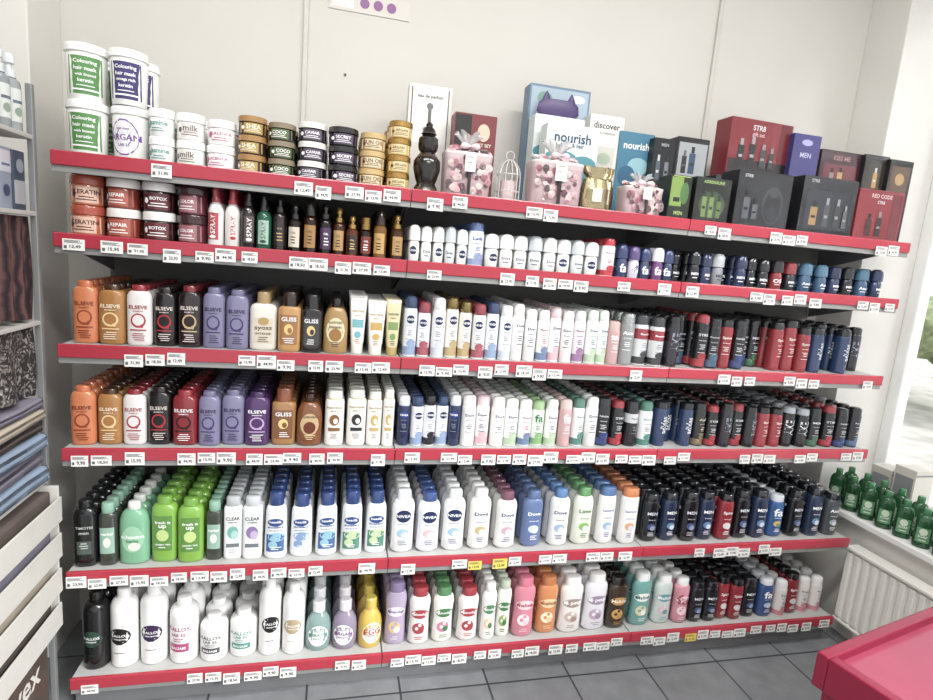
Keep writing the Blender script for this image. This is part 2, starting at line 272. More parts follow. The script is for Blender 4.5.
reg('clr',flat(.07,.042,.225,'#e8eaea','#b8bcc0',.15,.78,n=4,sh=.05),[('t','CLEAR',.72,.66,'#2c2e34'),('t','scalp care',.5,.6,'#5c6064'),('e',0,.44,.3,.1,'#6cb0a8'),('e',.1,.4,.2,.07,'#a8d0c8'),('r',-.34,.34,.2,.26,'#70787c')]+small(.15,'#a8aeb0',2),cat='shampoo_bottles')
reg('clr2',flat(.07,.042,.225,'#e8eaea','#c8ccd0',.15,.78,n=4,sh=.05),[('t','CLEAR',.72,.66,'#2c2e34'),('t','complete',.5,.6,'#5c6064'),('e',0,.44,.3,.1,'#8a74a8'),('e',.1,.4,.2,.07,'#c0b0d0'),('r',-.34,.34,.2,.26,'#70787c')],cat='shampoo_bottles')
reg('grn',flat(.064,.045,.23,'#7cb430','#6ca428',.12,.6,n=3,sh=.12,mat=0),[('r',-.36,.36,.18,.72,'#5a9234'),('t','fresh it',.6,.62,'#ffffff'),('t','up',.3,.55,'#ffffff'),('e',0,.42,.24,.09,'#c0d880'),('t','GREEN TEA',.6,.28,'#ffffff')]+small(.23,'#ffffff',1),cat='shampoo_bottles')
reg('sch',flat(.076,.045,.215,'#74b48c','#e4e6e0',.12,.42,n=2.3,sh=.26,mat=0),[('e',0,.42,.36,.22,'#94c8a4'),('t','schauma',.76,.46,'#ffffff'),('e',.06,.3,.2,.07,'#e0ecd4'),('t','herbs',.4,.39,'#2c6a44')],cat='shampoo_bottles')
reg('blk',flat(.062,.045,.225,'#1a1a1c','#1a1a1c',.12,.6,n=3,sh=.12),[('t','TIMOTEI',.7,.6,'#c0c4c0'),('r',-.3,.3,.2,.4,'#4a5a50'),('t','men',.4,.52,'#c0c4c0')]+small(.36,'#d0d0d0'),cat='shampoo_bottles')
reg('gcp',flat(.055,.042,.215,'#3a4038','#88b8a0',.16,.7,n=2.6,sh=.1),[('r',-.38,.38,.2,.62,'#90b8a4'),('t','herbal',.6,.52,'#ffffff'),('e',0,.38,.2,.08,'#e0ecd8')],cat='shampoo_bottles')
def niv(key,body,cap,dot,txt='NIVEA',tc='#ffffff',low='#cfd8e4',w=.066,h=.235,capw=.62,waist=.04,fl='#9cc0e0',sub='shower gel'):
    t2=tc if tc!='#ffffff' or not dot else '#5a6a8c'
    reg(key,flat(w,.042,h,body,cap,.15,capw,n=2.4,waist=waist,sh=.14,base=.75),([('e',0,.6,.33,.1,dot)] if dot else [])+[('t',txt,.62,.6,tc),('t',sub,.45,.47,t2),('e',0,.33,.26,.07,fl),('e',.08,.3,.16,.05,low)]+small(.2,t2,3,.22,.03),cat='shower_gel_bottles')
niv('nv','#eeeff0','#eeeff0',N); niv('nv2','#eceef4','#34508c',N,fl='#d8b8c0'); niv('dv','#efefec','#eeeeea',None,'Dove','#1c3a70',fl='#c0b078'); niv('dvB','#6078a8','#506898',None,'Dove','#ffffff',fl='#c0d0e8'); niv('dvW','#efefee','#5080b4',None,'Dove','#1c3a70',fl='#98b4d0'); niv('dvK','#ecece8','#7a4a60',None,'Dove','#1c3a70',fl='#cca0b0')
niv('lime','#e2e6d8','#5a9858',None,'Lime','#2c7a2c',fl='#88b858'); niv('lac','#f0f0ee','#4c70a4',None,'Lactovit','#2c4a9c',fl='#98b8d8',w=.06,h=.24,capw=.9,waist=0); niv('lac2','#f0f0ee','#d07c44',None,'Lactovit','#2c4a9c',fl='#dca878',w=.06,h=.24,capw=.9,waist=0)
niv('mK','#1a1c22','#1a1c22',None,'MEN','#d8dce4',fl='#3c4c78',w=.056,h=.21,capw=.8,waist=0,low='#8c98b0'); niv('mN','#243250','#1a1e28',None,'MEN','#ffffff',fl='#5a84a8',w=.056,h=.21,capw=.8,waist=0); niv('mR','#8e222e','#1a1a1e',None,'Spice','#ffffff',fl='#d8d0c8',w=.056,h=.21,capw=.8,waist=0)
niv('mB','#34548c','#d8dae0',None,'fa','#ffffff',fl='#a8c8e0',w=.056,h=.2,capw=.8,waist=0); niv('mS','#4a5058','#1c1e22',None,'Axe','#ffffff',fl='#98a8b0',w=.056,h=.21,capw=.8,waist=0); niv('mO','#2c5a94','#d0d4dc',None,'fa','#ffffff',fl='#e0a848',low='#4c9460',w=.056,h=.2,capw=.8,waist=0)
def kal(key,w=.07,h=.28,cap='#f0f0ee',lab='#1c1a1c',circ=True,body='#eeeeec',txt='KALLOS',tc='#ffffff'):
    ds=[('e',0,.42,.38,.11,lab),('t',txt,.6,.43,tc),('t','shampoo',.4,.385,tc),('r',-.2,.2,.2,.207,lab)] if circ else [('t',txt,.74,.56,lab),('t','LAB 35',.5,.47,lab),('r',-.34,.34,.2,.33,lab),('t','BALSAM',.5,.26,'#ffffff')]+small(.4,lab,2)
    reg(key,flat(w,w*.98,h,body,cap,.13,.5,n=2,sh=.14,base=.93,capd=.5),ds,cat='shampoo_bottles',seg=22)
kal('kl1'); kal('kl2',lab='#3a2450'); kal('kl3',lab='#b8487c',circ=False,w=.09,h=.23); kal('kl4',lab='#5a5a60',circ=False,w=.08,h=.165); kal('kl5',lab='#4a9c8c',circ=False,w=.08,h=.165); kal('kl6',w=.065,h=.27,lab='#b4a078'); kal('klK',body='#18181a',cap='#161616',lab='#2c4a3c',h=.27,w=.075)
def pear(key,body,txt,tc,cap,mat=3):
    B=lin(body);K=lin(cap);r=.044;R=[]
    for z,f in [(0,.86),(.006,.95),(.03,1),(.09,1),(.115,.88),(.135,.62),(.148,.42)]: R.append([z,r*f,r*f*.85,2.2,B,mat])
    R+=[[.15,r*.5,r*.5,2,K,0],[.184,r*.5,r*.5,2,K,0],[.19,r*.38,r*.38,2,K,0]]
    reg(key,R,[('e',0,.33,.4,.22,'#f0f0ec'),('t',txt,.7,.36,tc),('t','shampoo',.4,.28,tc),('t','KALLOS',.3,.44,tc)],cat='shampoo_bottles',seg=20)
pear('pK','#a8ccc8','KERATIN','#2c8a80','#e8eaea'); pear('pR','#c0b0cc','ARGAN','#6a3a94','#e8e4ea'); pear('pE','#d4b030','EGG','#b83020','#d8bc38',mat=0)
def palm(key,body,cap,lab,txt='Palmolive',fl='#e8d0a0',tc='#ffffff',w=.066,h=.23):
    reg(key,flat(w,.042,h,body,cap,.15,.7,n=2.3,waist=.1,sh=.14,base=.8),[('e',0,.55,.42,.08,lab),('t',txt,.74,.55,tc),('e',-.04,.3,.28,.1,fl),('e',.08,.26,.14,.05,lab),('e',-.12,.3,.08,.03,body),('e',.02,.36,.08,.03,body)]+small(.14,lab,2),cat='shower_gel_bottles')
palm('fl','#b0a0bc','#86749c','#e4dcec',txt='lavender',tc='#5a3a7a',fl='#d8c080',h=.25); palm('pR1','#ece6e4','#a03038','#a83840',fl='#a84048'); palm('pG1','#ecede4','#4c8454','#3c7a44',fl='#d07898'); palm('pW1','#f0eeea','#eeeeea','#4c8454',fl='#e4c4a0'); palm('pG2','#e6e8de','#c4d0b8','#3c7a44',fl='#8aa854')
palm('pk','#dc8498','#d47088','#f0ccd2',txt='malizia',tc='#a02848',fl='#f4e0e4',w=.07,h=.25); palm('or','#d88a4c','#c87838','#f0c898',txt='malizia',tc='#8a3a10',fl='#f4e8c8',w=.07,h=.25); palm('ml','#ece8e4','#f0edea','#a08c80',txt='le petit',fl='#ccb4a8',w=.08,h=.24); palm('ml2','#e8e6ec','#f0edea','#9c88a0',txt='le petit',fl='#bca8bc',w=.08,h=.24)
palm('ma','#3c2c1c','#1c1612','#b88848',txt='Malizia',tc='#f8e8c8',fl='#d09c4c',w=.072,h=.235); palm('mt','#6aa8a0','#e8ecea','#f0f0e8',txt='Malizia',tc='#2c6a68',fl='#dcd0a0',w=.072,h=.235); palm('mw','#d0dcd8','#eeeeee','#5c98a0',txt='Malizia',fl='#e4b8c4',w=.066,h=.22); palm('mp','#d890a0','#f0f0f0','#f4d8e0',txt='fa',tc='#a02848',fl='#f4e0e8',w=.056,h=.2)
cn('wh','#e0dad6','#e4e4e4',txt='fresh',tc='#3c6c9c',h=.19,low='#c8848e',w=.045)

# ---------------------------------------------------------------- room
F0=0.13
ZR=[1.6394+F0,1.4157+F0,1.0966+F0,.7785+F0,.3745+F0,F0]
EDG=[(50,408,692,906),(54,407,682,896),(58,401,668,881),(63,395,656,867),(68,388,642,846),(71,381,629,833)]
def X(r,s):
    e=EDG[r]; g=lambda q:1/(2736-q); k=0 if s<e[1] else (1 if s<e[2] else 2)
    return k+(g(s)-g(e[k]))/(g(e[k+1])-g(e[k]))
YB=.5
wall=flatmat('painted_wall','#cecbc5',.75,noise=.025,scale=2.5,bump=.06,bscale=90)
wallr=flatmat('painted_wall_light','#dcdad5',.7,noise=.03,scale=3)
ceil=flatmat('ceiling_paint','#d8d7d4',.8)
fm,nt,b=newmat('grey_floor_tiles')
tc=nt.nodes.new('ShaderNodeTexCoord'); mp=nt.nodes.new('ShaderNodeMapping'); mp.inputs['Location'].default_value=(.13,.07,0)
br=nt.nodes.new('ShaderNodeTexBrick'); br.offset=0; br.inputs['Scale'].default_value=1; br.inputs['Brick Width'].default_value=.33; br.inputs['Row Height'].default_value=.33; br.inputs['Mortar Size'].default_value=.004
br.inputs['Color1'].default_value=lin('#77797c')+(1,); br.inputs['Color2'].default_value=lin('#808285')+(1,); br.inputs['Mortar'].default_value=lin('#3c3e40')+(1,)
ns=nt.nodes.new('ShaderNodeTexNoise'); ns.inputs['Scale'].default_value=14; ns.inputs['Detail'].default_value=6
mx=nt.nodes.new('ShaderNodeMix'); mx.data_type='RGBA'; mx.blend_type='OVERLAY'; mx.inputs['Factor'].default_value=.3
nt.links.new(tc.outputs['Object'],mp.inputs['Vector']); nt.links.new(mp.outputs['Vector'],br.inputs['Vector']); nt.links.new(tc.outputs['Object'],ns.inputs['Vector'])
nt.links.new(br.outputs['Color'],mx.inputs['A']); nt.links.new(ns.outputs['Fac'],mx.inputs['B']); nt.links.new(mx.outputs['Result'],b.inputs['Base Color'])
b.inputs['Roughness'].default_value=.38
box('floor',-1.2,3.6,-3.2,YB+.1,-.1,0,fm,bev=0)
box('wall_back',-1.2,3.6,YB,YB+.1,0,3.3,wall,bev=0)
box('ceiling',-1.2,3.6,-3.2,YB+.1,3.3,3.4,ceil,bev=0)
box('wall_left',-1.2,-1.1,-3.2,YB,0,3.3,wall,bev=0)
box('wall_pillar',-1.1,-.17,.28,YB,0,3.3,wallr,bev=.004)
wr=empty('wall_right',(3.12,0,0))
SZ=.575
box('corner_pier',3.12,3.5,.3,YB,0,3.3,wallr,wr,bev=.003)
box('parapet',3.12,3.5,-3.2,.3,0,SZ-.03,wallr,wr,bev=0)
box('lintel',3.12,3.5,-3.2,.3,3.0,3.3,wallr,wr,bev=0)
wht=flatmat('white_painted_frame','#ececea',.35,noise=.02)
box('window_sill',3.07,3.42,-2.4,.299,SZ-.03,SZ,wht,bev=.006)
wn=empty('window_1',(3.44,-.6,1.7))
for a,b_ in ((.24,.3),(-.75,-.69),(-1.75,-1.69)): box('frame_post',3.42,3.48,a,b_,SZ,3.0,wht,wn,bev=.006)
box('frame_bottom',3.42,3.48,-1.7,.24,SZ,SZ+.07,wht,wn,bev=.006); box('frame_top',3.42,3.48,-1.7,.24,2.93,3.0,wht,wn,bev=.006)
gm,nt,b=newmat('window_glass'); b.inputs['Base Color'].default_value=(1,1,1,1); b.inputs['Roughness'].default_value=0; b.inputs['Transmission Weight'].default_value=1; b.inputs['IOR'].default_value=1.02
box('glass_pane',3.448,3.452,-1.7,.24,SZ+.07,2.93,gm,wn,bev=0)
# outdoors
box('street_pavement',3.6,22,-10,16,-.4,-.25,flatmat('pavement','#ceccc6',.9,noise=.2,scale=3),bev=0)
hm=flatmat('hedge_leaves','#94a07c',.8,noise=.5,scale=7)
bm=bmesh.new()
for k in range(40):
    mt=Matrix.Translation((random.uniform(9.5,11.5),random.uniform(1,11),random.uniform(.2,1.1)))@Matrix.Scale(random.uniform(.3,.55),4)
    bmesh.ops.create_icosphere(bm,subdivisions=3,radius=1,matrix=mt)
for v in bm.verts:
    v.co+=Vector((random.uniform(-.05,.05),random.uniform(-.05,.05),random.uniform(-.05,.05))); v.co.z=max(v.co.z,-.245)
me=bpy.data.meshes.new('hedge'); bm.to_mesh(me); bm.free(); me.materials.append(hm); S.collection.objects.link(bpy.data.objects.new('hedge',me))
cm_=flatmat('conduit_paint','#c8c5bf',.6)
box('trim_1',.623,.641,YB-.014,YB,1.6,3.3,cm_,bev=.003); box('trim_2',2.333,2.351,YB-.014,YB,1.6,3.3,cm_,bev=.003)
pp=Part()
def quad(P,x0,x1,z0,z1,y,col,m=1):
    b=len(P.V); P.V+=[(x0,y,z0),(x1,y,z0),(x1,y,z1),(x0,y,z1)]; P.F.append((b,b+1,b+2,b+3)); P.C.append(lin(col)); P.M.append(m)
def cbox(P,x0,x1,y0,y1,z0,z1,col,m=1):
    b=len(P.V); P.V+=[(x,y,z) for z in (z0,z1) for x,y in ((x0,y0),(x1,y0),(x1,y1),(x0,y1))]
    for f in ((3,2,1,0),(4,5,6,7),(0,1,5,4),(1,2,6,5),(2,3,7,6),(3,0,4,7)): P.F.append(tuple(i+b for i in f)); P.C.append(lin(col)); P.M.append(m)
cbox(pp,-.15,.15,0,.003,0,.22,'#d2ccc4'); quad(pp,-.14,-.06,.01,.2,-.0006,'#e6e0da')
for xx in (-.02,.03,.08):
    b0=len(pp.V); pp.V+=[(xx+.018*math.cos(q/12*6.283),-.001,.034+.018*math.sin(q/12*6.283)) for q in range(12)]; pp.F.append(tuple(range(b0,b0+12))); pp.C.append(lin('#8a4a90')); pp.M.append(1)
merge('wall_poster',[(pp,(.861,YB-.004,2.445),(1,1,1),0)])
sc=lathe([[0,.005,.005,2,lin('#5a5a5c'),0],[.004,.005,.005,2,lin('#5a5a5c'),0],[.008,.003,.003,2,lin('#5a5a5c'),0]],10); sp=Part(); sp.add(sc,rx=math.pi/2); merge('wall_screw',[(sp,(.78,YB-.0005,2.22),(1,1,1),0)])

# ---------------------------------------------------------------- shelving
sh=empty('shop_shelving_unit')
panel=flatmat('shelf_back_panel','#6e6d6c',.6,noise=.04); board=flatmat('shelf_board_metal','#b0b0ae',.45,noise=.03); red=flatmat('red_price_rail','#a83846',.2,noise=.06,scale=3)
lip=flatmat('shelf_lip_metal','#9a9a98',.35,metal=.3); upr=flatmat('shelf_upright','#77777a',.5)
DP=.42
box('back_panel',0,3,DP+.005,DP+.02,.0,ZR[0]+.03,panel,sh,bev=0)
for k in range(4): box('upright',k-.015,k+.015,DP+.022,DP+.07,0,ZR[0]+.06,upr,sh,bev=.002)
for i,z in enumerate(ZR):
    for k in range(3):
        box('shelf_board',k+.002,k+.998,0,DP,z-.025,z,board,sh,bev=.002)
        box('price_rail',k+.001,k+.999,-.013,-.001,z-.036,z+.004,red,sh,bev=.003)
        box('shelf_lip',k+.001,k+.999,-.006,.004,z-.054,z-.036,lip,sh,bev=.001)
        if i<5:
            for xx in (k+.003,k+.993): 
                bm=bmesh.new(); vs=[bm.verts.new(c) for c in ((xx,.03,z-.027),(xx,DP,z-.027),(xx,DP,z-.12),(xx+.004,.03,z-.027),(xx+.004,DP,z-.027),(xx+.004,DP,z-.12))]
                for f in ((0,1,2),(5,4,3),(0,3,4,1),(1,4,5,2),(2,5,3,0)): bm.faces.new([vs[q] for q in f])
                me=bpy.data.meshes.new('bracket'); bm.to_mesh(me); bm.free(); me.materials.append(upr); ob=bpy.data.objects.new('bracket',me); S.collection.objects.link(ob); ob.parent=sh
kick=flatmat('kick_plate','#7b7c7e',.45,metal=.2)
box('kick_plate',.0,3,.03,.045,0,ZR[5]-.025,kick,sh,bev=.001)
prices=['15,95','23,90','18,50','31,90','12,49','27,99','9,90','44,90']
inst=[]
def tag(col,pr,w):
    P=Part(); cbox(P,-w/2,w/2,-.0015,0,-.017,.017,col)
    V,F=textgeo(pr); b=len(P.V); P.V+=[(.004+x*w*.5,-.0022,-.006+y*w*.5) for x,y in V]; P.F+=[tuple(i+b for i in f) for f in F]; P.C+=[lin('#15151a')]*len(F); P.M+=[1]*len(F)
    quad(P,-w*.42,w*.4,.0055,.007,-.002,'#44444a'); quad(P,-w*.42,w*.2,.0085,.010,-.002,'#44444a'); quad(P,-w*.42,w*.3,.0115,.013,-.002,'#54545a'); quad(P,-w*.44,-w*.3,-.012,-.003,-.002,'#66666c'); return P
tags={}
for pr in prices:
    for c in ('#f2f1ec','#f0d23c'): tags[(pr,c)]=tag(c,pr,.05)
dens=[.5,.7,.5,.6,.8,.92]
for i,z in enumerate(ZR):
    x=.03+random.uniform(0,.05)
    while x<2.97:
        if random.random()<dens[i]*(1 if x<2 else .85):
            n=random.choice((1,1,2,2,3,3))
            for q in range(n):
                if x>2.96: break
                yel=(i==4 and (.8<x<.87 or 1.3<x<1.42)) or (i==5 and 2.2<x<2.3)
                if abs(x-round(x))>.03:
                    inst.append((tags[(random.choice(prices),'#f0d23c' if yel else '#f2f1ec')],(x,-.0145-.001*random.random(),z-.024-random.uniform(0,.016)),(random.uniform(.9,1.15),1,random.uniform(.9,1.2)),0))
                x+=.058
            x+=random.uniform(.0,.04)
        else: x+=random.uniform(.04,.1)
merge('price_tags',inst,sh)

# ---------------------------------------------------------------- products
def place(r,a,b,keys,n,stack=1,y0=.018,deep=8,hs=1,jit=1,ymax=.4,rnd=False,var=.02):
    if isinstance(keys,str): keys=[keys]
    xa,xb=X(r,a),X(r,b); pitch=(xb-xa)/n; groups={}; last=None
    for c in range(n):
        if rnd:
            if last is None or random.random()<.75: last=random.choice([k for k in keys if k!=last])
            key=last
        else: key=keys[c%len(keys)]
        fr,bk,W,D,H,cat=PR[key]; s=min(1.25,pitch*.97/W)*(1-random.uniform(0,var)); hh=hs*(1 if stack>1 else random.uniform(1-var*2.4,1+var))
        py=D*s*1.05; m=min(deep,int((ymax-y0)/py)); x=xa+pitch*(c+.5)
        st=random.choice((0,0,0,1)) if (stack==1 and m>3 and rnd) else 0
        yo=random.uniform(0,.014) if stack==1 else 0
        for q in range(st,m):
            y=y0+py*(q+.5)+yo
            if y+py/2>.415: continue
            alt=(rnd and q>1 and random.random()<.18)
            for t in range(stack):
                jx=random.uniform(-.0012,.0012)*jit
                b2=PR[random.choice(keys)][1] if alt else bk
                groups.setdefault(cat,[]).append((fr if q<2+st else b2,(x+jx,y,ZR[r]+.0006+t*(H*hs+.0005)),(s,s,hh),random.uniform(-.3,.3) if D/W>.8 else random.uniform(-.08,.08)))
    for c,i in groups.items(): merge(c,i)
# row 1
place(0,53,99,'tubG',1,2,deep=3); place(0,99,141,'tubA',1,1,deep=3)
f=PR['tubP']; xs=(X(0,99)+X(0,141))/2; s_=min(1.25,(X(0,141)-X(0,99))*.96/f[2])
merge('hair_mask_tubs',[(f[0],(xs,.018+f[3]*s_*1.04*(q+.5),ZR[0]+.0006+.1512),(s_,s_,1),.1) for q in range(2)])
place(0,141,169,'jJ',1,2,hs=1.02); place(0,169,200,'jW',1,2,hs=1); place(0,200,231,'jPl',1,2,hs=.95); place(0,231,262,['jGo'],1,3); place(0,262,292,'jGk',1,3,hs=.95); place(0,292,323,'jBw',1,3,hs=1.03); place(0,323,355,'jBk',1,3,hs=1.02); place(0,355,383,'jGb',1,3,hs=1.04); place(0,383,408,'jGd',1,4,hs=1)
# row 2
place(1,60,98,['jrO'],1,2); place(1,98,135,['jrA'],1,2); place(1,135,171,['jrD'],1,2); place(1,171,205,'jrM',1,2)
place(1,205,222,'spR',1); place(1,222,238,'spR2',1); place(1,238,254,'spK',1); place(1,254,270,'spG',1,hs=.92)
place(1,270,332,['oH','oF','oB','oK'],4,hs=1.14,var=.06); place(1,332,372,['oA','oC','oD'],3,hs=1.05,var=.06); place(1,372,405,['oG','oA'],2,hs=1.08,var=.05)
place(1,409,470,['qW','qD','qW','qG','qW'],5,hs=1.06); place(1,470,487,'stB',1); place(1,487,604,['qW','qD','qD','qG','qD','qW','qG'],8,hs=1.03); place(1,604,622,'stR',1); place(1,622,681,['qB','qP','qB','qV'],5,hs=1.04)
place(1,684,775,['qK','qN','qK','qS','qN'],8,rnd=True,hs=1.04); place(1,775,805,['qR','qT'],2); place(1,805,890,['qC','qC','qN','qK','qC','qN'],6)
# row 3
for a,b_,k in [(66,93,'eO'),(93,122,'eA'),(122,149,'eW'),(149,174,'eK'),(174,199,'eK2'),(199,223,'eL'),(223,247,'eL'),(247,276,'syW'),(276,300,'gA'),(300,322,'gK'),(322,348,'gar'),(348,366,'tW'),(366,385,'tW2'),(385,401,'tY')]: place(2,a,b_,k,1,hs=1.02)
place(2,403,487,['nV','nR','nW','nG','nG','nR'],6,hs=1,var=.03); place(2,487,600,['nV','nW','dW','dW','rW','dP','dW','rP','dG'],9,var=.03); place(2,600,610,'dG',1); place(2,610,623,'gPs',1); place(2,623,667,['gS','rR','rR'],3,hs=.97)
place(2,670,775,DARK,8,rnd=True,var=.03); place(2,775,800,['bR'],2); place(2,800,879,DARK+['bO','xR','bR'],6,rnd=True,hs=.95,var=.04)
# row 4
for a,b_,k in [(66,93,'eO'),(93,119,'eA'),(119,144,'eW'),(144,169,'eK'),(169,196,'eR'),(196,219,'eL'),(219,243,'eL'),(243,269,'eV'),(269,295,'gB'),(295,322,'gar2'),(322,345,'pA'),(345,366,'pB'),(366,382,'pC'),(382,394,'pC')]: place(3,a,b_,k,1)
place(3,397,462,['nB','nV','nK','nV','nB'],5,hs=.93); place(3,462,520,['dW','dP','dW','dG'],4,hs=.93); place(3,520,600,['rW','rG','dG','gP','rC','dW'],6,hs=.93,var=.04); place(3,600,655,['xN','xR','xW','rC'],4,hs=.9)
place(3,658,760,DARK,8,rnd=True,hs=.86,var=.03); place(3,760,865,DARK+['bR','xR'],8,rnd=True,hs=.84,var=.03)
# row 5
for a,b_,k,n in [(70,95,'blk',1),(95,115,'gcp',1),(115,147,'sch',1),(147,203,'grn',2),(203,221,'gcp',1),(221,241,'clr',1),(241,262,'clr2',1),(262,338,['hs','hs3','hs'],3),(338,388,'hs2',2)]: place(4,a,b_,k,n)
place(4,389,467,['nv','nv2','nv'],3); place(4,467,520,['dv','dvK'],2); place(4,520,548,'dvB',1); place(4,548,573,'dvW',1); place(4,573,597,'lime',1); place(4,597,641,['lac','lac2'],2)
place(4,644,700,['mK','mN','mK'],3,var=.03); place(4,700,770,['mN','mR','mK','mN'],4,var=.04); place(4,770,842,['mO','mK','mN','mS'],4,var=.04)
# row 6
for a,b_,k,n in [(76,104,'klK',1),(104,134,'kl1',1),(134,164,'kl2',1),(164,195,'kl3',1),(195,225,'kl4',1),(225,255,'kl5',1),(255,279,'kl1',1),(279,303,'kl6',1),(303,330,'pK',1),(330,356,'pR',1),(356,381,'pE',1)]: place(5,a,b_,k,n)
for a,b_,k,n in [(383,406,'fl',1),(406,430,'pR1',1),(430,455,'pG1',1),(455,480,'pR1',1),(480,496,'pW1',1),(496,511,'pG2',1),(511,536,'pk',1),(536,559,'or',1),(559,584,'ml',1),(584,608,'ml2',1),(608,628,'ma',1),(631,655,'mt',1),(655,676,'mw',1),(676,692,'mp',1),(692,720,'mK',2),(720,745,'mR',2),(745,762,'mK',1),(762,778,'mB',1),(778,829,['wh','mR','wh','wh'],4)]: place(5,a,b_,k,n,hs=1 if a<690 else .9,var=.03)

# ---------------------------------------------------------------- top-shelf gift items
Z1=ZR[0]+.0008; CX,CY,CZ=.7806,-1.8343,1.4411+F0
def gbox(name,x,y,z,w,d,h,col,ds,rz=0,top=None):
    P=Part(); c=.0025
    prof=[[0,w/2-c,d/2-c],[c,w/2,d/2],[h-c,w/2,d/2],[h,w/2-c,d/2-c]]
    for zz,hw,hd in prof: P.V+=[(-hw,-hd,zz),(hw,-hd,zz),(hw,hd,zz),(-hw,hd,zz)]
    for i in range(3):
        for k in range(4): P.F.append((i*4+k,i*4+(k+1)%4,i*4+4+(k+1)%4,i*4+4+k)); P.C.append(lin(col)); P.M.append(1)
    P.F+=[(3,2,1,0),(12,13,14,15)]; P.C+=[lin(col),lin(top or col)]; P.M+=[1,1]
    decals(P,[[0,w*2,d/2,40,0,0],[h,w*2,d/2,40,0,0]],w,h,ds)
    return merge(name,[(P,(x,y,z),(1,1,1),rz)],angle=30)
def gb(s0,s1,y,hf,d,col,ds,rz=0,z0=0,name='gift_set_box'):
    """box spanning rail stations s0..s1 when set back by y; hf = sight height over the rail"""
    k=(y-CY)/(-CY); xa=CX+(X(0,s0)-CX)*k; xb=CX+(X(0,s1)-CX)*k
    top=CZ+(ZR[0]+hf-CZ)*k; h=top-Z1-z0
    return gbox(name,(xa+xb)/2,y+d/2,Z1+z0,(xb-xa)*.985,d,h,col,ds,rz),(xa+xb)/2,h
def bott(cx,cz,w,h,col,cap): return [('r',cx-w/2,cx+w/2,cz,cz+h*.75,col),('r',cx-w/4,cx+w/4,cz+h*.76,cz+h,cap),('r',cx-w*.3,cx+w*.3,cz+h*.3,cz+h*.4,cap)]
K=lin('#16100f'); G=lin('#4a3828')
pts=[(0,.034,K),(.006,.042,G),(.016,.038,K),(.03,.03,K),(.045,.036,K),(.075,.044,K),(.1,.044,K),(.112,.036,G),(.12,.03,K),(.128,.024,K),(.135,.03,K),(.15,.033,K),(.172,.031,K),(.182,.02,K),(.186,.026,G),(.19,.022,K),(.2,.02,K),(.21,.01,K),(.216,.012,K),(.224,.004,K)]
merge('ornate_decanter',[(lathe([[z,r,r,2,c,0] for z,r,c in pts],24),(X(0,425),.06,Z1),(1,1,1),0)])
gb(400,443,.3,.32,.06,'#dcdad4',[('r',-.4,.4,.5,.92,'#f0efe9'),('r',-.04,.04,.62,.8,'#6a6a6c'),('e',0,.82,.08,.03,'#6a6a6c'),('e',0,.62,.15,.03,'#8a8a8c'),('r',-.44,-.42,.03,.97,'#3c3c3e'),('r',.42,.44,.03,.97,'#3c3c3e'),('t','eau de parfum',.6,.9,'#5a5a5c')])
gb(447,490,.2,.255,.07,'#7c2c30',[('r',-.48,-.1,.5,.98,'#241c1e'),('e',.2,.8,.15,.1,'#d8c0a8'),('t','GIFT SET',.4,.66,'#e8d8c8',.2)])
random.seed(21)
def rose(c1,c2):
    c1,c2=lin(c1),lin(c2); P=lathe([[0,.3,.3,2,c1,0],[.25,.85,.85,2,c1,0],[.55,1,1,2,c1,0],[.75,.85,.85,2,c2,0],[.7,.62,.62,2,c1,0],[.9,.5,.5,2,c2,0],[.8,.3,.3,2,c2,0],[.95,.12,.12,2,c2,0]],9)
    return P
ROSES=[rose(a,b) for a,b in (('#c88a96','#98586a'),('#e4c0c6','#c898a2'),('#ece0de','#d0b0b0'),('#8a5464','#5c3844'),('#b8a0a0','#7c5c60'),('#d8a8b2','#a86c7c'),('#e6dcd8','#b89a98'),('#7c6a6c','#4c3c40'),('#e8e0dc','#c8b8b4'))]
